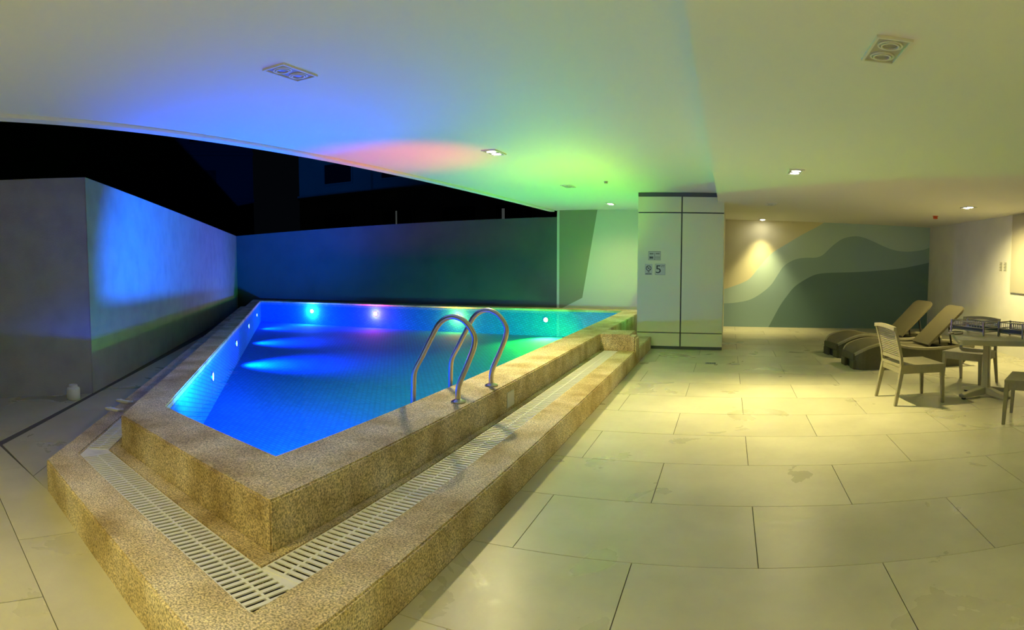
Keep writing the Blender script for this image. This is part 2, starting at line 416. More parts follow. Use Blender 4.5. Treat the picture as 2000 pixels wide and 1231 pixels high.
# mural wall
w1 = [(-0.6, 0.56), (-0.1, 0.57), (0.23, 0.6), (0.56, 0.68), (0.84, 0.85), (1.06, 1.05), (1.22, 1.3), (1.35, 1.5), (1.52, 1.63), (1.71, 1.71), (1.93, 1.74), (2.16, 1.75), (2.33, 1.82), (2.49, 1.98), (2.66, 2.13), (2.85, 2.25), (3.11, 2.31), (3.34, 2.29), (3.63, 2.19), (3.93, 2.07), (4.23, 1.99), (4.53, 1.98), (4.83, 2.02), (5.01, 2.07), (5.25, 2.18)]
w2 = [(0.95, -0.05), (1.01, -0.01), (1.13, 0.22), (1.29, 0.53), (1.45, 0.77), (1.64, 1.01), (1.89, 1.19), (2.17, 1.33), (2.51, 1.38), (3.08, 1.41), (3.66, 1.46), (4.25, 1.53), (4.7, 1.62), (5.25, 1.76)]
w3 = [(-0.6, 0.85), (-0.11, 0.92), (0.14, 1.0), (0.36, 1.09), (0.55, 1.21), (0.74, 1.46), (0.93, 1.69), (1.09, 1.85), (1.37, 2.03), (1.78, 2.29), (2.19, 2.52), (2.33, 2.62), (2.5, 2.8)]
def interp(pl, x):
    pts = smooth_path([(a, b, 0) for a, b in pl], 8)
    if x <= pts[0].x: return pts[0].y if pl is not w2 else -0.05
    for a, b in zip(pts, pts[1:]):
        if a.x <= x <= b.x: return a.y + (b.y - a.y) * (x - a.x) / max(1e-6, b.x - a.x)
    return pts[-1].y
polys = []; xs = [-0.5 + 5.6 * i / 140 for i in range(141)]
for a, b in zip(xs, xs[1:]):
    ca = [-0.05, max(-0.05, interp(w2, a)), interp(w1, a), min(ZR, max(interp(w1, a), interp(w3, a))), ZR]
    cb = [-0.05, max(-0.05, interp(w2, b)), interp(w1, b), min(ZR, max(interp(w1, b), interp(w3, b))), ZR]
    for k, m in enumerate(('deepteal', 'midteal', 'sky', 'cream')):
        if ca[k + 1] - ca[k] < 1e-4 and cb[k + 1] - cb[k] < 1e-4: continue
        pts = [(a, ca[k]), (b, cb[k]), (b, cb[k + 1]), (a, ca[k + 1])]
        if abs(ca[k + 1] - ca[k]) < 1e-4: pts = pts[:3]
        elif abs(cb[k + 1] - cb[k]) < 1e-4: pts = [pts[0], pts[1], pts[3]]
        polys.append((pts, m))
poly_wall('wall_mural', YW, polys, 'far wall with a painted mural of rolling teal waves and cream sky', bounds=(-0.5, XR, -0.05, ZR))
wall('wall_right', ((XR, -4.5), (XR, YW + 0.15)), -0.05, (ZR, ZR), 0.15, 'wall', 'white painted wall on the right side behind the table')
wall('wall_rear', ((-4.4, -4.5), (XR + 0.15, -4.5)), -0.05, (ZC, ZC), 0.15, 'wall', 'unseen white wall behind the viewpoint, added to bounce light')  # out of view, put in to bounce light back into the room
# ceilings
def edge_x(y): return -4.55 + (y - 1.8) * 0.020
bm = bmesh.new(); prism(bm, [(edge_x(-4.5), -4.6), (-0.2, -4.6), (-0.2, YE + .15), (edge_x(YE), YE + .15)], ZC + 0.035, ZC + 0.25)
prism(bm, [(edge_x(-4.5) + 0.12, -4.6), (-0.2, -4.6), (-0.2, YE + .15), (edge_x(YE) + 0.12, YE + .15)], ZC, ZC + 0.036)
struct(obj('ceiling', bm, 'ceiling'), 'white ceiling over the pool glowing blue, red and green from the lamps', 'ceiling')
# stepped-down edge lip of the pool ceiling
struct(obj('trim_1', PRISM([(edge_x(-4.5), -4.6), (edge_x(-4.5) + 0.115, -4.6), (edge_x(YE) + 0.115, YE), (edge_x(YE), YE)], ZC - 0.03, ZC + 0.2), 'ceiling'),
       'narrow white lip along the open edge of the pool ceiling', 'trim')
struct(obj('ceiling', BOX(-0.2, XR + .15, -4.6, YW + .15, ZR, ZC + 0.25), 'ceiling'), 'lower white ceiling over the tiled seating side', 'ceiling')

# ------------------------------------------------------------------ column
col = thing('column', 'wide pale panelled column with dark joint strips beside the pool end', 'column', (0, 0, 0))
col['kind'] = 'structure'
CX0, CX1, CY0 = -1.62, -0.09, 10.9
obj('core', BOX(CX0 + 0.006, CX1 - 0.006, CY0 + 0.022, YE - 0.01, 0, ZC - 0.005), 'strip', col)
zs = [0.055, 0.285, 0.300, 2.425, 2.445, 2.715]; gx = -0.837
for z0, z1 in ((0.055, 0.287), (0.303, 2.424), (2.446, 2.715)):
    for x0, x1 in ((CX0, gx - 0.012), (gx + 0.012, CX1)):
        obj('panel', BOX(x0, x1, CY0, CY0 + 0.03, z0, z1), 'panel', col, bevel=0.002)
    obj('side_panel', BOX(CX1 - 0.03, CX1, CY0 + 0.032, YE - 0.01, z0, z1 if z1 < 2.5 else ZR - 0.002), 'panel', col)
    obj('side_panel', BOX(CX0, CX0 + 0.03, CY0 + 0.032, YE - 0.01, z0, z1), 'panel', col)
obj('top_strip', BOX(CX0, CX1 - 0.11, CY0 + 0.004, CY0 + 0.03, 2.72, ZC - 0.003), 'strip', col)
obj('base_strip', BOX(CX0, CX1, CY0 + 0.004, CY0 + 0.03, 0, 0.052), 'strip', col)

# ------------------------------------------------------------------ swimming pool
pool = thing('swimming_pool', 'raised four-sided pool with pebble-washed beige concrete coping and stepped kerb', 'pool', (-2, 2, 0))
pool['kind'] = 'structure'
pool.location = (0, 0, 0)
def pebble_strip(name, a, b, ya, yl, z0, z1, closed=False):
    bm = bmesh.new()
    if closed: strip(bm, quad_poly(a, ya), quad_poly(b, yl), z0, z1, True)
    else: strip(bm, near_poly(a, ya, yl), near_poly(b, ya, yl), z0, z1)
    return obj(name, bm, 'pebble', pool, bevel=0.010)
pebble_strip('coping', 'cop', 'water', 14.05, 13.6, -0.05, ZCOP, True)
pebble_strip('kerb', 'kerb', 'gout', 10.89, 14.04, -0.01, ZK)
pebble_strip('inner_ledge', 'gin', 'cop', 10.89, 14.04, -0.01, ZK - 0.012)
bm = bmesh.new(); strip(bm, near_poly('gout', 10.88, 14.03), near_poly('gin', 10.88, 14.03), -0.01, 0.12)
obj('drain_channel', bm, 'channel', pool)
# cross block and its little pier at the end of the drain
obj('cross_block', BOX(-1.93, -1.46, 9.10, 9.72, 0.05, ZCOP + 0.004), 'pebble', pool, bevel=0.012)
obj('pier', BOX(-1.49, -1.355, 9.02, 9.40, 0.0, ZCOP - 0.02), 'pebble', pool, bevel=0.03)
obj('channel_fill', PRISM([(-1.63, 9.6), (-1.93, 9.6), (-1.93, 10.88), (-1.63, 10.88)], 0.0, ZK - 0.01), 'pebble', pool)
# basin
ZB = -0.18
bm = bmesh.new(); Q = quad_poly('water', 13.6)
uvl = bm.loops.layers.uv.new('UVMap')
f = bm.faces.new([bm.verts.new((*p, ZB)) for p in Q])
for l in f.loops: l[uvl].uv = (l.vert.co.x, l.vert.co.y)
obj('basin_floor', bm, 'mosaic', pool)
for i in range(4):
    a, b = Vector(Q[i]), Vector(Q[(i + 1) % 4]); n = Vector((b.y - a.y, a.x - b.x)).normalized()
    cc = sum((Vector(q) for q in Q), Vector((0, 0))) / 4
    if n.dot(cc - a) < 0: n = -n
    a2, b2 = a + n * 0.003, b + n * 0.003
    bm = bmesh.new(); uvl = bm.loops.layers.uv.new('UVMap')
    f = bm.faces.new([bm.verts.new(p) for p in ((*a2, ZB), (*b2, ZB), (*b2, ZW + 0.002), (*a2, ZW + 0.002))])
    for l in f.loops: l[uvl].uv = ((Vector(l.vert.co.xy) - a).length, l.vert.co.z)
    obj('basin_wall', bm, 'mosaic', pool)
bm = bmesh.new(); bm.faces.new([bm.verts.new((*p, ZW)) for p in Q])
wt = tag(obj('pool_water', bm, 'water'), 'calm pool water lit blue on the left turning green on the right', 'water', kind='stuff')

# drain grates: slats with a centre spine
SLAT_ME = None
def grate(label, a, b, width_vec, n):
    """slats run along width_vec, repeated from a to b"""
    a, b, wv = Vector(a), Vector(b), Vector(width_vec); run = b - a; L_ = run.length; u = run / L_; wd = wv.length; wu = wv / wd
    g = thing('drain_grate', label, 'grate', (a.x, a.y, ZK - 0.012), math.atan2(u.y, u.x), 'overflow drain grates around the pool')
    s = 1 if (u.x * wu.y - u.y * wu.x) > 0 else -1
    pitch = L_ / n
    b_ = bmesh.new(); box(b_, 0.0, pitch * 0.54, 0.004 * s, wd * s - 0.004 * s, -0.006, 0.0)
    first = obj('slat', b_, 'grate', g)
    for k in range(1, n):
        c = first.copy(); C.objects.link(c); c.parent = g; c.location = (k * pitch, 0, 0)
    obj('spine', BOX(0, L_, s * wd / 2 - 0.006, s * wd / 2 + 0.006, -0.016, -0.0015), 'grate', g)
    for e in (0.0, wd - 0.008):
        obj('side_rail', BOX(0, L_, s * e, s * (e + 0.008), -0.02, -0.001), 'grate', g)
    return g
go, gi = LN['gout'], LN['gin']
fo_r = cross(NR, go[0], NF, go[1]); fo_l = cross(NL, go[2], NF, go[1]); fi_l = cross(NL, gi[2], NF, gi[1])
tF = Vector((0.9735, -0.2288))
fo_l2 = Vector(fo_l) + tF * 0.06
grate('white slatted drain grate along the short near end of the pool', fo_l2, Vector(fo_r) - tF * 0.01, Vector(NF) * (gi[1] - go[1]), 58)
ri = cross(NR, gi[0], NF, gi[1]); ro = cross(NR, go[0], NF, gi[1])
gR = grate('long white slatted drain grate along the right side of the pool', (go[0], ro[1] + 0.055), (go[0], 9.08), (gi[0] - go[0], 0), 165)
ctag = lambda o: o
def corner(pts, g):
    o = obj('corner_plate', PRISM(pts, ZK - 0.03, ZK - 0.016), 'grate'); o.parent = g; o.matrix_parent_inverse = g.matrix_basis.inverted()
corner([(go[0], ro[1] + 0.003), (go[0], ro[1] + 0.055), (gi[0], ro[1] + 0.055), (gi[0], ri[1] + 0.003)], gR)
lo_ = cross(NL, go[2], NF, gi[1])
st = Vector(fo_l) + d * 0.16
gL = grate('short white slatted drain grate turning along the left kerb', st, st + d * 1.35, Vector(NL) * (gi[2] - go[2]), 27)
corner([tuple(Vector(fo_l) - tF * 0.0), tuple(fo_l2 - tF * 0.004), tuple(Vector(fo_l2) - tF * 0.004 + Vector(NF) * 0.23), fi_l, tuple(st + Vector(NL) * 0.174), tuple(st)], gL)
for x, y, s_, lb in ((-5.09, 3.33, 0.15, 'farther loose white plastic grate piece on the left kerb'), (-4.86, 3.06, 0.15, 'nearer loose white plastic grate piece on the left kerb')):
    b_ = bmesh.new(); box(b_, -0.085, 0.085, -0.022, 0.022, 0, 0.022); box(b_, -0.085, -0.065, -0.022, 0.06, 0, 0.016); box(b_, 0.065, 0.085, -0.022, 0.06, 0, 0.016)
    o = tag(obj('grate_piece', b_, 'whiteplastic', bevel=0.003), lb, 'grate piece', 'loose grate pieces'); o.location = (x, y, ZK); o.rotation_euler.z = math.atan2(NL[1], NL[0]) - 0.45

# ladder
r1 = [(-2.026, .45), (-2.022, .577), (-1.95, .743), (-1.886, .907), (-1.897, 1.005), (-1.978, 1.097), (-2.088, 1.121), (-2.187, 1.065), (-2.261, .948), (-2.342, .799), (-2.412, .669), (-2.425, .55), (-2.430, .365), (-2.430, 0.05)]
lad = thing('pool_ladder', 'stainless steel pool ladder with two looped handrails over the coping', 'ladder', (-2.03, 4.3, ZCOP))
for y in (0.0, 0.69):
    bm = bmesh.new(); tube(bm, smooth_path([(x + 2.03, y, z - ZCOP) for x, z in r1], 5), 0.0215, 12)
    h = obj('handrail', bm, 'steel', lad, smooth=True)
    bm = LATHE([(0.058, 0.0), (0.06, 0.006), (0.052, 0.016), (0.03, 0.024), (0.024, 0.03)], 24)
    e = obj('base_flange', bm, 'steel', lad, smooth=True); e.location = (0.004, y, 0.0)
for z in (0.24, 0.06):
    obj('tread', BOX(-0.44, -0.36, 0.02, 0.67, z - ZCOP - .012, z - ZCOP + .012), 'steel', lad, bevel=0.004)
tag(obj('depth_plaque', BOX(-1.921, -1.912, 5.09, 5.27, 0.235, 0.375), 'plaque', bevel=0.002), 'small pale rectangular plaque on the coping side below the ladder', 'plaque')

# pool lamps
def pool_lamp(pos, nrm, colr, watt, label, glow, r=0.062, aim=None, cone=150, blend=0.5):
    n = Vector((*nrm, 0)).normalized(); q = n.to_track_quat('Z', 'Y').to_matrix().to_4x4()
    t = thing('pool_lamp', label, 'pool lamp', (0, 0, 0), 0, 'underwater pool lamps')
    t.matrix_world = Matrix.Translation(pos) @ q
    b_ = bmesh.new(); ring(b_, r * 0.8, r, 0.0, 0.018, 24); obj('bezel', b_, 'steel', t, smooth=False)
    m = mat('pool_lens', (0.9, 0.9, 0.9), 0.3, emit=glow, estr=25.0)
    obj('lens', LATHE([(r * 0.8, 0.002), (r * 0.7, 0.012), (r * 0.3, 0.018)], 20), m, t)
    ld = bpy.data.lights.new('pool_lamp_light', 'SPOT' if aim else 'POINT'); ld.color = colr; ld.energy = watt; ld.shadow_soft_size = 0.05
    lo = bpy.data.objects.new('pool_lamp_light', ld); C.objects.link(lo); lo.parent = t; lo.location = (0, 0, 0.10)
    if aim:                                        # swivelled beam
        ld.spot_size = math.radians(cone); ld.spot_blend = blend
        lo.matrix_local = Matrix.Translation((0, 0, 0.10)) @ (q.inverted().to_3x3() @ Vector(aim)).to_track_quat('-Z', 'Y').to_matrix().to_4x4()
ZL = 0.20
BLUE = (0.0, 0.07, 1.0)
lw = LN['water'][2]
for k, (yy, nm) in enumerate(((4.95, 'nearest'), (7.35, 'second nearest'), (9.6, 'third nearest'), (11.9, 'farthest'))):
    p = cross(NL, lw + 0.004, NB, yy)
    pool_lamp((p[0], p[1], ZL), NL, BLUE, POOL_W * (4.6, 5.5, 3.2, 2.2)[k], nm + ' blue underwater lamp on the left pool wall', (0.35, 0.75, 1.0), aim=(0.45, -0.25, 0.86) if k == 0 else (0.62, 0.54, -0.57), cone=64 if k == 0 else 112, blend=1.0)
for x, c, wt_, lb, gl in ((-10.95, (0.03, 0.12, 1.0), 1.4, 'blue-white underwater lamp on the back pool wall, leftmost there', (0.6, 0.75, 1.0)),
                          (-8.80, (0.80, 0.05, 0.60), 0.6, 'purple underwater lamp on the back pool wall', (0.95, 0.6, 1.0)),
                          (-6.40, (1.0, 0.45, 0.02), 0.45, 'dim amber underwater lamp on the back pool wall behind the ladder', (0.9, 0.8, 0.35)),
                          (-4.15, (0.06, 1.0, 0.02), 13, 'green underwater lamp on the back pool wall, rightmost there', (0.6, 1.0, 0.6))):
    pool_lamp((x, 13.6 - 0.006, ZL), (0, -1), c, POOL_W * wt_, lb, gl, aim=(0.42, -0.88, -0.30) if x > -5 else None, cone=110, blend=1.0)

pf_ = cross(NF, LN['water'][1] + 0.006, NR, -3.1)  # added lamp out of sight, its beam turns the left wall blue
pool_lamp((pf_[0], pf_[1], ZL), NF, (0.0, 0.13, 1.0), POOL_W * 115, 'unseen blue underwater lamp added on the short near pool wall to wash the left wall', (0.35, 0.75, 1.0), aim=(-0.70, 0.65, 0.29), cone=50, blend=1.0)
pf_ = cross(NF, LN['water'][1] + 0.006, NR, -2.7)  # another added lamp out of sight, brightens the near end of the basin
pool_lamp((pf_[0], pf_[1], ZL), NF, BLUE, POOL_W * 5.0, 'second unseen blue underwater lamp added on the short near pool wall, by the right corner', (0.35, 0.75, 1.0), aim=(-0.58, 0.66, -0.48), cone=90, blend=1.0)
pool_lamp((LN['water'][0] - 0.006, 3.7, ZL), (-1, 0), BLUE, POOL_W * 10, 'unseen blue underwater lamp added on the right pool wall before the ladder', (0.35, 0.75, 1.0), aim=(-0.84, 0.26, -0.48), cone=98, blend=1.0)  # added lamp hidden by the coping, fills the basin with blue
pool_lamp((LN['water'][0] - 0.006, 12.2, ZL), (-1, 0), (0.05, 1.0, 0.0), POOL_W * 6, 'unseen green underwater lamp added at the far corner of the right pool wall', (0.6, 1.0, 0.6), aim=(-0.80, 0.25, -0.38), cone=100, blend=1.0)  # added hidden lamp, turns the far right of the basin green
for yy, c, wt_, lb, gl in ((6.0, (1.0, 0.03, 0.0), 1.8, 'unseen red underwater lamp added on the right pool wall past the ladder', (1.0, 0.5, 0.4)),
                           (7.4, (0.72, 1.0, 0.0), 0.95, 'unseen yellow-green underwater lamp added in the middle of the right pool wall', (0.6, 1.0, 0.6)),
                           (10.4, (0.15, 1.0, 0.0), 1.0, 'unseen green underwater lamp added on the right pool wall near the column', (0.6, 1.0, 0.6))):
    pool_lamp((LN['water'][0] - 0.006, yy, ZL), (-1, 0), c, POOL_W * wt_, lb, gl, aim={6.0: (-0.45, 0.16, 0.88), 7.4: (0.45, 0.45, 0.72), 10.4: None}[yy], cone={6.0: 56, 7.4: 156, 10.4: 150}[yy], blend=1.0)  # hidden lamps added to tint the ceiling and column

# ------------------------------------------------------------------ ceiling lamps
def downlight(x, y, z, lit, label, tilt=(0, 0), watt=1.0, cone=142):
    t = thing('ceiling_downlight', label, 'ceiling lamp', (x, y, z), 0, 'square twin-spot ceiling downlights')
    hx, hy, fr = 0.088, 0.172, 0.014
    b_ = bmesh.new()
    box(b_, -hx, hx, -hy, -hy + fr, -0.012, 0); box(b_, -hx, hx, hy - fr, hy, -0.012, 0)
    box(b_, -hx, -hx + fr, -hy + fr, hy - fr, -0.012, 0); box(b_, hx - fr, hx, -hy + fr, hy - fr, -0.012, 0)
    obj('frame', b_, 'lampwhite', t)
    obj('plate', BOX(-hx + fr, hx - fr, -hy + fr, hy - fr, -0.004, 0), 'lampring', t)
    for s in (-1, 1):
        b_ = bmesh.new(); ring(b_, 0.052, 0.062, -0.011, -0.004); (ring(b_, 0.038, 0.046, -0.015, -0.004) if not lit else None)
        rg = obj('ring', b_, 'lampwhite', t); rg.location = (0, s * 0.078, 0)
        b_ = LATHE([(0.050, -0.004), (0.046, -0.010), (0.025, -0.016)] if lit else [(0.038, -0.004), (0.036, -0.008), (0.02, -0.012)], 20)
        bl = obj('bulb', b_, 'bulb' if lit else 'lampoff', t); bl.location = (0, s * 0.078, 0)
        if lit:
            ld = bpy.data.lights.new('downlight_bulb', 'SPOT'); ld.energy = SPOT_W * watt; ld.color = WARM
            ld.spot_size = math.radians(cone); ld.spot_blend = 0.95; ld.shadow_soft_size = 0.035
            lo = bpy.data.objects.new('downlight_bulb', ld); C.objects.link(lo); lo.parent = t
            lo.location = (0, s * 0.078, -0.05); lo.rotation_euler = (tilt[0], tilt[1], 0)
    return t
PX, RX = -2.62, 0.745
downlight(PX, -0.2, ZC, True, 'unseen lit square twin downlight added above and behind the viewpoint on the pool side', watt=0.65)  # unseen fixture added to light the near floor and kerb
downlight(PX, 3.08, ZC, False, 'unlit square twin downlight in the bluish pool ceiling')
downlight(PX, 6.55, ZC, True, 'bright square twin downlight in the middle of the pool ceiling')
downlight(PX, 9.82, ZC, False, 'unlit square twin downlight far along the green pool ceiling')
downlight(PX + 0.1, 12.94, ZC, True, 'bright twin downlight of the pool ceiling close to the cream end wall', tilt=(math.radians(4), 0), watt=0.28)
downlight(RX, -1.1, ZR, True, 'unseen lit square twin downlight added behind the viewpoint on the seating side', watt=1.45)  # unseen fixture added to brighten the floor on this side
downlight(RX, 2.98, ZR, False, 'large-looking unlit twin downlight overhead in the right ceiling')
downlight(RX, 7.06, ZR, True, 'bright twin downlight in the middle of the lower right ceiling', tilt=(math.radians(-12), 0), watt=1.55, cone=98)
downlight(RX, 10.96, ZR, False, 'unlit twin downlight of the lower ceiling between two lit ones')
downlight(RX + 0.05, 14.72, ZR, True, 'small bright downlight right above the mural wall', tilt=(math.radians(-4), 0), watt=0.8, cone=84)
downlight(3.93, 9.66, ZR, True, 'bright twin downlight near the right wall above the loungers', tilt=(0, math.radians(-14)), watt=0.9)
# sprinklers
def detector(x, y, z, m, label, name, cat, sc=1.0):
    t = thing(name, label, cat, (x, y, z))
    obj('base', LATHE([(0.045 * sc, -0.012 * sc), (0.05 * sc, 0)], 20), m, t)
    obj('head', LATHE([(0.02 * sc, -0.05 * sc), (0.038 * sc, -0.045 * sc), (0.04 * sc, -0.03 * sc), (0.03 * sc, -0.012 * sc)], 20), m, t)
detector(4.05, 11.69, ZR, 'red', 'small red-brown alarm detector under the right ceiling corner', 'alarm_detector', 'detector', 1.2)
detector(-1.9, 9.37, ZC, 'lampring', 'tiny grey sprinkler head in the green pool ceiling', 'ceiling_sprinkler', 'sprinkler', 0.7)

# ------------------------------------------------------------------ signs
def sign(name, label, x0, x1, z0, z1, plate='signplate'):
    t = thing(name, label, 'sign', ((x0 + x1) / 2, CY0, (z0 + z1) / 2))
    hx, hz = (x1 - x0) / 2, (z1 - z0) / 2
    obj('plate', BOX(-hx, hx, -0.004, 0, -hz, hz), plate, t)
    return t, hx, hz
def marks(t, rects, m, name):
    b_ = bmesh.new()
    for x0, x1, z0, z1 in rects: box(b_, x0, x1, -0.0052, -0.004, z0, z1)
    return obj(name, b_, m, t)
t, hx, hz = sign('rules_sign', 'small two-column printed notice on the column, uppermost sign', -1.425, -1.205, 1.590, 1.747)
marks(t, [(-hx, hx, hz - 0.008, hz), (-hx, hx, -hz, -hz + 0.006), (-hx, -hx + 0.005, -hz, hz), (hx - 0.005, hx, -hz, hz), (-0.004, 0.004, -hz, hz - 0.03)], 'inksoft', 'border')
marks(t, [(-hx + 0.02, -0.02, hz - 0.055, hz - 0.03)], 'inksoft', 'heading'); marks(t, [(0.02, hx - 0.02, hz - 0.05, hz - 0.03)], 'inksoft', 'heading')
b_ = [(-0.09, -0.072, -0.055, -0.01), (-0.064, -0.05, -0.055, -0.01), (-0.042, -0.026, -0.055, -0.01), (-0.09, -0.026, -0.04, -0.028)]
marks(t, b_, 'ink', 'bold_mark')
marks(t, [(0.015 + i % 3 * 0.028, 0.036 + i % 3 * 0.028, -0.055 + i // 3 * 0.018, -0.047 + i // 3 * 0.018) for i in range(9)], 'inksoft', 'text_lines')
t, hx, hz = sign('no_diving_sign', 'small no-diving pictogram sign with a barred circle on the column', -1.487, -1.350, 1.325, 1.522)
mx = Matrix.Translation((0, 0, 0.022)) @ Matrix.Rotation(PI / 2, 4, 'X')
b_ = bmesh.new(); ring(b_, 0.037, 0.049, 0.004, 0.0054, 28, mx)
obj('circle', b_, 'ink', t)
b_ = bmesh.new(); box(b_, -0.042, 0.042, -0.005, 0.005, 0.004, 0.0056, mx @ Matrix.Rotation(math.radians(-45), 4, 'Z')); obj('slash', b_, 'ink', t)
b_ = bmesh.new(); box(b_, -0.026, 0.010, -0.006, 0.006, 0.004, 0.0052, mx @ Matrix.Rotation(math.radians(35), 4, 'Z')); lathe(b_, [(0.008, 0.004), (0.008, 0.0052)], 12, mx @ Matrix.Translation((0.016, 0.014, 0))); obj('diver', b_, 'inksoft', t)
marks(t, [(-0.018, 0.018, -0.055, -0.042), (-0.01, 0.01, -0.042, -0.030)], 'inksoft', 'waves')
marks(t, [(-0.055 + i * 0.022, -0.037 + i * 0.022, -0.088, -0.072) for i in range(5)], 'ink', 'caption')
t, hx, hz = sign('depth_sign', 'pool depth sign with a big bold 5 and small ft on the column', -1.302, -1.120, 1.328, 1.525)
for s_, sz, x, z, nm in (('5', 0.20, -0.032, -0.004, 'numeral'), ('FT', 0.058, 0.052, 0.052, 'unit')):
    me = text_mesh(s_, sz, 0.0006)
    o = mesh_obj(nm, me, 'ink', t); o.rotation_euler = (PI / 2, 0, 0); o.location = (x, -0.005, z)
    if nm == 'numeral': o.scale = (1.15, 1, 1)
marks(t, [(-hx, hx, -hz, -hz + 0.004), (-hx, hx, hz - 0.004, hz), (-hx, -hx + 0.004, -hz, hz), (hx - 0.004, hx, -hz, hz)], 'inksoft', 'border')
# notice on the right wall
t = thing('wall_notice', 'small two-part printed notice on the white right wall', 'sign', (XR, 10.65, 1.655))
for y0, y1 in ((-0.17, -0.02), (0.02, 0.17)):
    p = obj('sheet', BOX(-0.004, 0, y0, y1, -0.095, 0.095), 'plaque', t)
    b_ = bmesh.new()
    for i in range(6): box(b_, -0.0052, -0.004, y0 + 0.02, y1 - 0.02 - 0.02 * (i % 2), -0.08 + i * 0.028, -0.066 + i * 0.028)
    obj('text_lines', b_, 'inksoft', p)
t = thing('wall_board', 'large flat beige board fixed high on the white right wall', 'board', (XR, 8.4, 1.18))
obj('sheet', BOX(-0.035, 0, -1.9, 1.85, 0.0, ZR - 1.18 - 0.003), 'board', t)
obj('edge_strip', BOX(-0.04, 0.0, 1.85, 1.875, 0.0, ZR - 1.18 - 0.003), 'plaque', t)

# ------------------------------------------------------------------ floor drains, canister
def floor_drain(x, y, wx, wy, slots, label):
    t = thing('floor_drain', label, 'drain', (x, y, 0), 0, 'small floor drains')
    b_ = bmesh.new(); box(b_, -wx, wx, -wy, -wy + .008, 0, .003); box(b_, -wx, wx, wy - .008, wy, 0, .003); box(b_, -wx, -wx + .008, -wy, wy, 0, .003); box(b_, wx - .008, wx, -wy, wy, 0, .003)
    obj('frame', b_, 'lampring', t)
    obj('pit', BOX(-wx + .008, wx - .008, -wy + .008, wy - .008, 0, .0012), 'strip' if slots else 'lampring', t)
    if slots:
        for i in range(5): obj('bar', BOX(-wx + 0.014 + i * 0.026, -wx + 0.022 + i * 0.026, -wy + .008, wy - .008, .0012, .003), 'lampring', t)
floor_drain(-0.245, 9.45, 0.085, 0.085, True, 'dark slotted floor drain in front of the column')
floor_drain(0.14, 9.44, 0.065, 0.08, False, 'pale square floor drain cover right of the dark slotted one')
can = thing('canister', 'white plastic canister on the floor at the foot of the left wall corner', 'canister', (-6.47, 3.52, 0))
obj('body', LATHE([(0.072, 0), (0.082, 0.012), (0.083, 0.125), (0.074, 0.145), (0.05, 0.152)], 28), 'whiteplastic', can, smooth=True)
obj('lid', LATHE([(0.052, 0.15), (0.054, 0.156), (0.054, 0.176), (0.046, 0.182)], 24), 'whiteplastic', can)

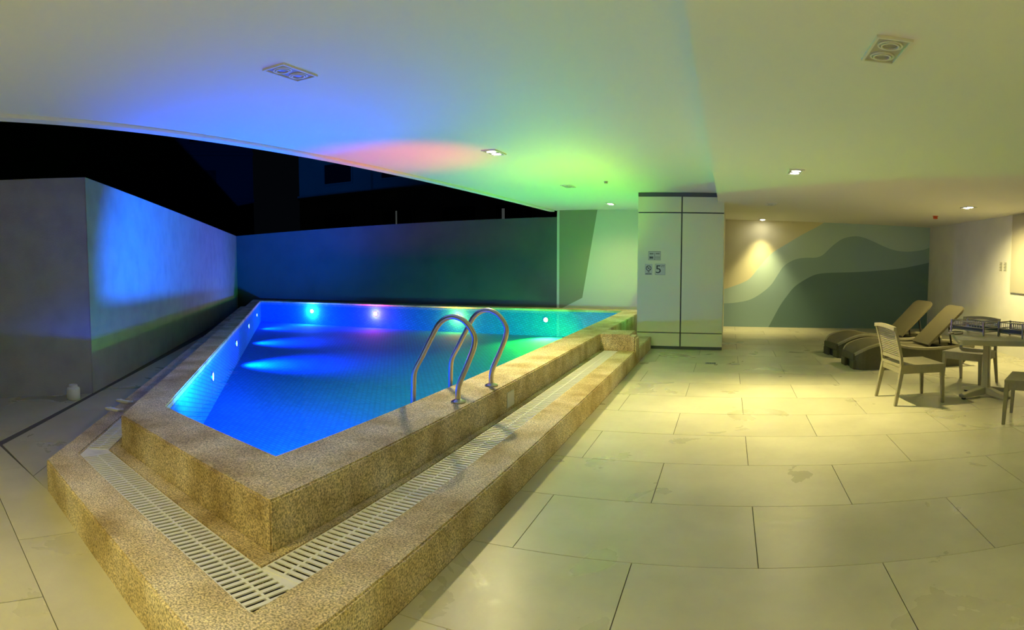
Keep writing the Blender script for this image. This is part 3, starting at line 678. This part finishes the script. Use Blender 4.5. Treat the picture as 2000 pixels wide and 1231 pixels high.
# ------------------------------------------------------------------ furniture
def chair(label, loc, rz):
    """faces +x in its own frame; woven-look resin chair"""
    t = thing('resin_chair', label, 'chair', (*loc, 0), rz, 'taupe resin chairs around the table')
    W, D, H, S = 0.285, 0.28, 0.91, 0.46
    # seat: dished slab and apron
    bm = bmesh.new(); n = 10; top = []
    for i in range(n + 1):
        row = []
        for j in range(n + 1):
            u, v = i / n * 2 - 1, j / n * 2 - 1
            z = S - 0.018 * (1 - u * u) * (1 - v * v) - 0.012 * max(0, u) ** 3 * 0
            row.append(bm.verts.new((u * D, v * W, z)))
        top.append(row)
    bot = [[bm.verts.new((v.co.x, v.co.y, S - 0.030)) for v in r] for r in top]
    for i in range(n):
        for j in range(n):
            bm.faces.new((top[i][j], top[i + 1][j], top[i + 1][j + 1], top[i][j + 1]))
            bm.faces.new((bot[i][j], bot[i][j + 1], bot[i + 1][j + 1], bot[i + 1][j]))
    for i in range(n):
        for a, b in (((i, 0), (i + 1, 0)), ((i, n), (i + 1, n)), ((0, i), (0, i + 1)), ((n, i), (n, i + 1))):
            bm.faces.new((top[a[0]][a[1]], top[b[0]][b[1]], bot[b[0]][b[1]], bot[a[0]][a[1]]))
    obj('seat', bm, 'taupe', t)
    b_ = bmesh.new()
    box(b_, D - 0.03, D - 0.004, -W + .03, W - .03, S - 0.10, S - 0.028); box(b_, -D + 0.004, -D + .03, -W + .03, W - .03, S - 0.10, S - 0.028)
    box(b_, -D + .03, D - .03, -W + .004, -W + .03, S - 0.10, S - 0.028); box(b_, -D + .03, D - .03, W - .03, W - .004, S - 0.10, S - 0.028)
    obj('apron', b_, 'taupe', t)
    def leg(p0, p1, w0, w1, name='leg'):
        bm = bmesh.new(); V = []
        for p, w in ((p0, w0), (p1, w1)):
            V.append([bm.verts.new((p[0] + a * w, p[1] + b * w, p[2])) for a, b in ((-1, -1), (1, -1), (1, 1), (-1, 1))])
        bm.faces.new(V[0][::-1]); bm.faces.new(V[1])
        for k in range(4): bm.faces.new((V[0][k], V[0][(k + 1) % 4], V[1][(k + 1) % 4], V[1][k]))
        return obj(name, bm, 'taupe', t, bevel=0.003)
    for s in (-1, 1):
        leg((D - 0.005, s * (W - 0.012), 0), (D - 0.025, s * (W - 0.024), S - 0.03), 0.017, 0.024)
        leg((-D - 0.055, s * (W - 0.008), 0), (-D + 0.025, s * (W - 0.024), S - 0.02), 0.017, 0.025)
    # back: stiles leaning back, woven panel, top rail
    def back_x(z): return -D + 0.02 - 0.115 * ((z - S) / (H - S)) ** 1.25
    for s in (-1, 1):
        pts = [S - 0.04, S + 0.1, S + 0.25, H - 0.02]
        bm = bmesh.new(); V = []
        for z in pts:
            x = back_x(max(z, S)); V.append([bm.verts.new((x + a * .016, s * (W - .022) + b * .02, z)) for a, b in ((-1, -1), (1, -1), (1, 1), (-1, 1))])
        bm.faces.new(V[0][::-1]); bm.faces.new(V[-1])
        for A, B in zip(V, V[1:]):
            for k in range(4): bm.faces.new((A[k], A[(k + 1) % 4], B[(k + 1) % 4], B[k]))
        obj('stile', bm, 'taupe', t)
    bm = bmesh.new(); V = []
    m_ = 14
    for i in range(m_ + 1):
        v = -1 + 2 * i / m_; zt = H - 0.022 * v * v; x = back_x(zt) - 0.012 * (1 - v * v)
        V.append([bm.verts.new((x + a, v * (W - 0.004), zt + b)) for a, b in ((-.018, -.04), (.018, -.04), (.018, 0), (-.018, 0))])
    bm.faces.new(V[0][::-1]); bm.faces.new(V[-1])
    for A, B in zip(V, V[1:]):
        for k in range(4): bm.faces.new((A[k], A[(k + 1) % 4], B[(k + 1) % 4], B[k]))
    obj('top_rail', bm, 'taupe', t)
    b_ = bmesh.new(); z = S + 0.06; 
    for k in range(15):                                    # woven panel: flat bands crossing
        zz = S + 0.075 + k * 0.0225
        if zz > H - 0.045: break
        x = back_x(zz) - 0.004; box(b_, x - .004, x + .004, -W + .03, W - .03, zz, zz + 0.0165)
    for k in range(17):
        y = -W + 0.04 + k * (2 * W - 0.08) / 16
        for q in range(6):
            za, zb = S + 0.07 + q * 0.055, S + 0.07 + (q + 1) * 0.055
            if zb > H - 0.03: break
            xa, xb = back_x(za) - .001, back_x(zb) - .001
            vs = [b_.verts.new(p) for p in ((xa, y - .007, za), (xa, y + .007, za), (xb, y + .007, zb), (xb, y - .007, zb))]
            b_.faces.new(vs)
    obj('woven_panel', b_, 'taupe', t)
    b_ = bmesh.new(); x = back_x(S + .06)
    box(b_, x - .012, x + .012, -W + .03, W - .03, S + 0.045, S + 0.075); obj('lower_rail', b_, 'taupe', t)
    return t
ch = chair('taupe resin chair with woven back, standing alone left of the table', (2.17, 6.90), math.radians(9))
dup(ch, (3.25, 7.72, 0), math.atan2(-0.465, -0.49), 'taupe resin chair tucked behind the far side of the table')
dup(ch, (3.12, 5.63, 0), math.atan2(0.57, -0.82), 'taupe resin chair cut off by the right edge, its seat nearest the camera')

# table
TA = math.radians(-15.5)
tb = thing('pedestal_table', 'taupe resin table on a single post with a four-toed base', 'table', (3.24, 6.98, 0), TA)
bm = bmesh.new()
def rrect(hx, hy, r, n=5):
    pts = []
    for cx, cy_, a0 in ((hx - r, hy - r, 0), (-hx + r, hy - r, 90), (-hx + r, -hy + r, 180), (hx - r, -hy + r, 270)):
        for k in range(n + 1):
            a = math.radians(a0 + 90 * k / n); pts.append((cx + r * math.cos(a), cy_ + r * math.sin(a)))
    return pts
prism(bm, rrect(0.50, 0.62, 0.06), 0.722, 0.752); obj('tabletop', bm, 'tabletop', tb, bevel=0.004)
bm = bmesh.new(); strip(bm, rrect(0.485, 0.605, 0.05), rrect(0.46, 0.58, 0.04), 0.69, 0.722, True); obj('rim', bm, 'tabletop', tb)
bm = bmesh.new(); lathe(bm, [(0.075, 0.08), (0.062, 0.30), (0.060, 0.60), (0.075, 0.722)], 4, Matrix.Rotation(math.radians(45) - TA * 0.3, 4, 'Z') @ Matrix.Scale(1.25, 4)if False else Matrix.Rotation(math.radians(20), 4, 'Z')); pst = obj('post', bm, 'tabletop', tb, bevel=0.012)
pst.location = (-0.08, -0.08, 0)
for k in range(4):
    mt = Matrix.Translation((-0.08, -0.08, 0)) @ Matrix.Rotation(math.radians(35 + 90 * k), 4, 'Z')
    b_ = bmesh.new(); pf = [(0.03, 0.03), (0.30, 0.022), (0.40, 0.022), (0.41, 0.055), (0.32, 0.075), (0.03, 0.12)]
    V = [[b_.verts.new(mt @ Vector((x, s * 0.045, z))) for x, z in pf] for s in (-1, 1)]
    b_.faces.new(V[0]); b_.faces.new(V[1][::-1])
    for i in range(len(pf)): j = (i + 1) % len(pf); b_.faces.new((V[0][i], V[1][i], V[1][j], V[0][j]))
    ft = obj('foot', b_, 'tabletop', tb, bevel=0.006)
    b_ = LATHE([(0.026, 0.0), (0.03, 0.022)], 14, mt @ Matrix.Translation((0.36, 0, 0))); obj('glide', b_, 'dark', ft)

# wire racks on the table
def rack(label, loc, rz, L_, W_, H_):
    t = thing('wire_rack', label, 'rack', (*loc, 0.753), rz, 'chrome wire racks on the table')
    for x in (-L_ / 2, L_ / 2):
        for y in (-W_ / 2, W_ / 2):
            b_ = bmesh.new(); box(b_, x - .009, x + .009, y - .009, y + .009, 0, H_); obj('post', b_, 'chrome', t, bevel=0.002)
    for z in (0.05, H_ * .55, H_ - 0.012):
        for y in (-W_ / 2, W_ / 2):
            b_ = bmesh.new(); tube(b_, [(-L_ / 2, y, z), (L_ / 2, y, z)], 0.007, 8); obj('rail', b_, 'chrome', t, smooth=True)
        for x in (-L_ / 2, L_ / 2):
            b_ = bmesh.new(); tube(b_, [(x, -W_ / 2, z), (x, W_ / 2, z)], 0.006, 8); obj('rail', b_, 'chrome', t, smooth=True)
    b_ = bmesh.new()
    for k in range(9):
        y = -W_ / 2 + W_ * (k + .5) / 9; box(b_, -L_ / 2, L_ / 2, y - .004, y + .004, 0.046, 0.052)
    obj('base_wires', b_, 'chrome', t)['kind'] = 'stuff'
    for y in (-W_ / 2 + .012, W_ / 2 - .012):
        obj('side_sheet', BOX(-L_ / 2 + .012, L_ / 2 - .012, y - .002, y + .002, 0.055, H_ * .5), 'strip', t)
    b_ = bmesh.new()
    for k in range(12):
        x = -L_ / 2 + L_ * (k + .5) / 12; box(b_, x - .003, x + .003, -W_ / 2 - .003, -W_ / 2 + .003, H_ * .55, H_ - .012); box(b_, x - .003, x + .003, W_ / 2 - .003, W_ / 2 + .003, H_ * .55, H_ - .012)
    obj('guard_wires', b_, 'chrome', t)['kind'] = 'stuff'
    return t
rack('longer chrome wire rack on the left part of the table', (3.08, 7.18), math.radians(-66), 0.56, 0.30, 0.17)
rack('chrome wire rack at the right part of the table by the frame edge', (3.44, 6.74), math.radians(-62), 0.36, 0.24, 0.19)
cp = thing('metal_clip', 'small shiny metal serving clip at the left corner of the tabletop', 'utensil', (2.80, 7.10, 0.753), math.radians(20))
b_ = bmesh.new(); tube(b_, smooth_path([(-.09, .02, .03), (-.02, .035, .034), (.07, .02, .03), (.09, 0, .03)]), 0.010, 8); obj('arm', b_, 'chrome', cp, smooth=True)
b_ = bmesh.new(); tube(b_, smooth_path([(-.09, -.02, .011), (-.02, -.035, .011), (.07, -.02, .011), (.09, 0, .03)]), 0.010, 8); obj('arm', b_, 'chrome', cp, smooth=True)
obj('bowl', LATHE([(0.012, 0.0), (0.035, 0.008), (0.045, 0.024), (0.04, 0.03)], 18, Matrix.Translation((-0.10, 0, 0.0))), 'chrome', cp, smooth=True)

# loungers
def lounger(label, loc, rz):
    """foot end at the origin, body along +x"""
    t = thing('sun_lounger', label, 'sun lounger', (*loc, 0), rz, 'dark resin sun loungers')
    LEN, HW = 2.05, 0.36
    key = [(0.0, .235), (.06, .285), (.18, .345), (.38, .395), (.58, .39), (.8, .345), (1.05, .315), (1.3, .31), (1.6, .325), (1.85, .335), (LEN, .32)]
    crv = smooth_path([(x, z, 0) for x, z in key], 4)
    def ztop(x):
        for a, b in zip(crv, crv[1:]):
            if a.x <= x <= b.x: return a.y + (b.y - a.y) * (x - a.x) / max(1e-6, b.x - a.x)
        return crv[-1].y
    def zbot(x):
        if x < 0.42: return 0.0
        if x < 0.60: return (x - 0.42) / 0.18 * 0.17
        if x < 0.95: return 0.17 + 0.02 * math.sin((x - .6) / .35 * PI)
        if x < 1.12: return 0.17 * (1 - (x - .95) / .17) + 0.0
        if x < 1.80: return 0.0
        return (x - 1.80) / 0.25 * 0.22
    xs = [i * LEN / 44 for i in range(45)]
    xs = sorted(set(xs + [0.42, 0.60, 0.95, 1.12, 1.80]))
    for s in (-1, 1):                                      # side skirts, flaring outward at the bottom
        bm = bmesh.new(); V = []
        for x in xs:
            zt, zb = ztop(x) - 0.02, zbot(x); rnd = 0.10 * max(0, 1 - x / 0.14) ** 2
            row = []
            for k in range(4):
                z = zb + (zt - zb) * k / 3; y = s * (HW - rnd + 0.012 * (1 - k / 3)); row.append(bm.verts.new((x, y, z)))
            for k in (3, 2, 1, 0):
                z = zb + (zt - zb) * k / 3; y = s * (HW - rnd - 0.035); row.append(bm.verts.new((x, y, z)))
            V.append(row)
        bm.faces.new(V[0]); bm.faces.new(V[-1][::-1])
        for A, B in zip(V, V[1:]):
            for k in range(8): bm.faces.new((A[k], A[(k + 1) % 8], B[(k + 1) % 8], B[k]))
        obj('side_skirt', bm, 'lounger', t, smooth=False)
        bm = bmesh.new(); V = []                            # raised rail along the top edge
        for x in xs:
            zt = ztop(x); rnd = 0.10 * max(0, 1 - x / 0.14) ** 2; c = s * (HW - rnd - 0.012)
            V.append([bm.verts.new((x, c + a, zt + b)) for a, b in ((-.032, -.03), (.026, -.03), (.022, .006), (-.004, .012), (-.032, .004))])
        bm.faces.new(V[0]); bm.faces.new(V[-1][::-1])
        for A, B in zip(V, V[1:]):
            for k in range(5): bm.faces.new((A[k], A[(k + 1) % 5], B[(k + 1) % 5], B[k]))
        obj('rail', bm, 'taupe', t)  # paler resin than the skirts, stands in for light caught by the rail
    # foot panel with its small opening
    b_ = bmesh.new()
    box(b_, -0.02, 0.03, -HW + .09, HW - .09, 0.13, 0.235); box(b_, -0.02, 0.03, -HW + .07, -0.10, 0.0, 0.14); box(b_, -0.02, 0.03, 0.10, HW - .07, 0.0, 0.14)
    obj('foot_panel', b_, 'lounger', t, bevel=0.01)
    obj('foot_recess', BOX(0.031, 0.06, -0.12, 0.12, 0.0, 0.16), 'dark', t)
    # woven deck from foot to hinge
    bm = bmesh.new(); V = []
    for x in [0.0 + i * 1.26 / 26 for i in range(27)]:
        rnd = 0.10 * max(0, 1 - x / 0.14) ** 2; zt = ztop(x)
        V.append([bm.verts.new((x, y, z)) for y, z in ((-HW + .04 + rnd, zt - .004), (-.15, zt + .004), (.15, zt + .004), (HW - .04 - rnd, zt - .004), (HW - .04 - rnd, zt - .03), (-HW + .04 + rnd, zt - .03))])
    bm.faces.new(V[0]); bm.faces.new(V[-1][::-1])
    for A, B in zip(V, V[1:]):
        for k in range(6): bm.faces.new((A[k], A[(k + 1) % 6], B[(k + 1) % 6], B[k]))
    obj('deck', bm, 'sling', t, smooth=False)
    # open rear frame bars
    for x in (1.32, 1.62, 1.98):
        obj('cross_bar', BOX(x - .03, x + .03, -HW + .03, HW - .03, ztop(x) - .075, ztop(x) - .03), 'lounger', t, bevel=0.006)
    # raised backrest, rounded at its top
    hx, hz, ang, BL = 1.24, 0.335, math.radians(43), 0.90
    ux, uz = math.cos(ang), math.sin(ang); nx, nz = -uz, ux
    bm = bmesh.new(); ol = []
    BW = HW - 0.045
    for q in range(9): ol.append((BL - 0.13 + 0.13 * math.sin(q / 8 * PI / 2), -(BW - 0.13) - 0.13 * math.cos(q / 8 * PI / 2)))
    for q in range(9): ol.append((BL - 0.13 + 0.13 * math.cos(q / 8 * PI / 2), (BW - 0.13) + 0.13 * math.sin(q / 8 * PI / 2)))
    ol += [(0.0, BW - 0.02), (0.0, -BW + 0.02)]
    def bp(l, y, h): 
        h = h + 0.02 * math.sin(min(1, l / BL) * PI) * -1
        return (hx + ux * l + nx * h, y, hz + uz * l + nz * h)
    A = [bm.verts.new(bp(l, y, 0.018)) for l, y in ol]; B = [bm.verts.new(bp(l, y, -0.018)) for l, y in ol]
    bm.faces.new(A); bm.faces.new(B[::-1])
    for i in range(len(ol)): j = (i + 1) % len(ol); bm.faces.new((A[i], A[j], B[j], B[i]))
    obj('backrest', bm, 'sling', t, bevel=0.006)
    for s in (-1, 1):
        b_ = bmesh.new(); tube(b_, [(hx + ux * .55 - nx * .0, s * .2, hz + uz * .55 - .03), (1.72, s * .2, ztop(1.72) - .04)], 0.016, 8); obj('prop_strut', b_, 'dark', t)
    obj('prop_plate', BOX(1.25, 1.70, -0.16, 0.16, 0.235, 0.255), 'dark', t)
    return t
lg = lounger('dark taupe sun lounger with raised back, the one nearer the mural', (1.80, 10.42), math.radians(15))
dup(lg, (1.88, 9.29, 0), math.radians(9), 'dark taupe sun lounger with raised back, the one just behind the chairs')

# ------------------------------------------------------------------ night city beyond the wall
def building(name, label, a, b, h, m, wins, pil, ledges):
    a, b = Vector(a), Vector(b); u = (b - a).normalized(); L_ = (b - a).length
    t = thing(name, label, 'building', (a.x, a.y, 0), math.atan2(u.y, u.x))
    # front face at local y=0, camera on the -y side
    obj('wall', BOX(0, L_, 0.0, 6, 0, h), m, t)
    for x0, x1, z0, z1 in wins:
        f = bmesh.new(); fr = 0.09
        box(f, x0, x1, -0.10, 0.0, z0 - fr, z0); box(f, x0, x1, -0.10, 0.0, z1, z1 + fr); box(f, x0 - fr, x0, -0.10, 0.0, z0 - fr, z1 + fr); box(f, x1, x1 + fr, -0.10, 0, z0 - fr, z1 + fr)
        w_ = obj('window', f, m, t); obj('pane', BOX(x0, x1, -0.03, -0.005, z0, z1), 'pane', w_)
    for x in pil: obj('pilaster', BOX(x - 0.35, x + 0.35, -0.28, 0, 0, h), m, t)
    for z in ledges: obj('ledge', BOX(0, L_, -0.20, 0, z, z + 0.22), m, t)
    return t
bA = building('apartment_building', 'dark brownish apartment block with black windows seen above the back wall', (-25.0, 30), (-7.0, 30), 13, 'facade',
         [(x, x + 2.0, z, z + 1.15) for z in (3.35, 6.35, 9.35) for x in (2.05, 6.15, 9.95, 13.1)], (5.2, 12.4), (5.55, 8.6))
obj('curtain_glow', BOX(7.05, 7.13, -0.05, -0.03, 3.40, 4.45), 'curtain', bA)
obj('curtain_glow', BOX(13.45, 13.60, -0.05, -0.03, 3.55, 4.30), 'curtain', bA)
bB = building('apartment_building', 'almost black apartment block far beyond the left wall', (-44, 8), (-30, 31), 16, 'facade2',
         [(x, x + 1.8, z, z + 1.3) for z in (3.6, 6.8, 10.0) for x in (2.5, 6.5, 10.5, 14.5, 18.5, 22.5)], (5.2, 13.2), (5.9, 9.1))
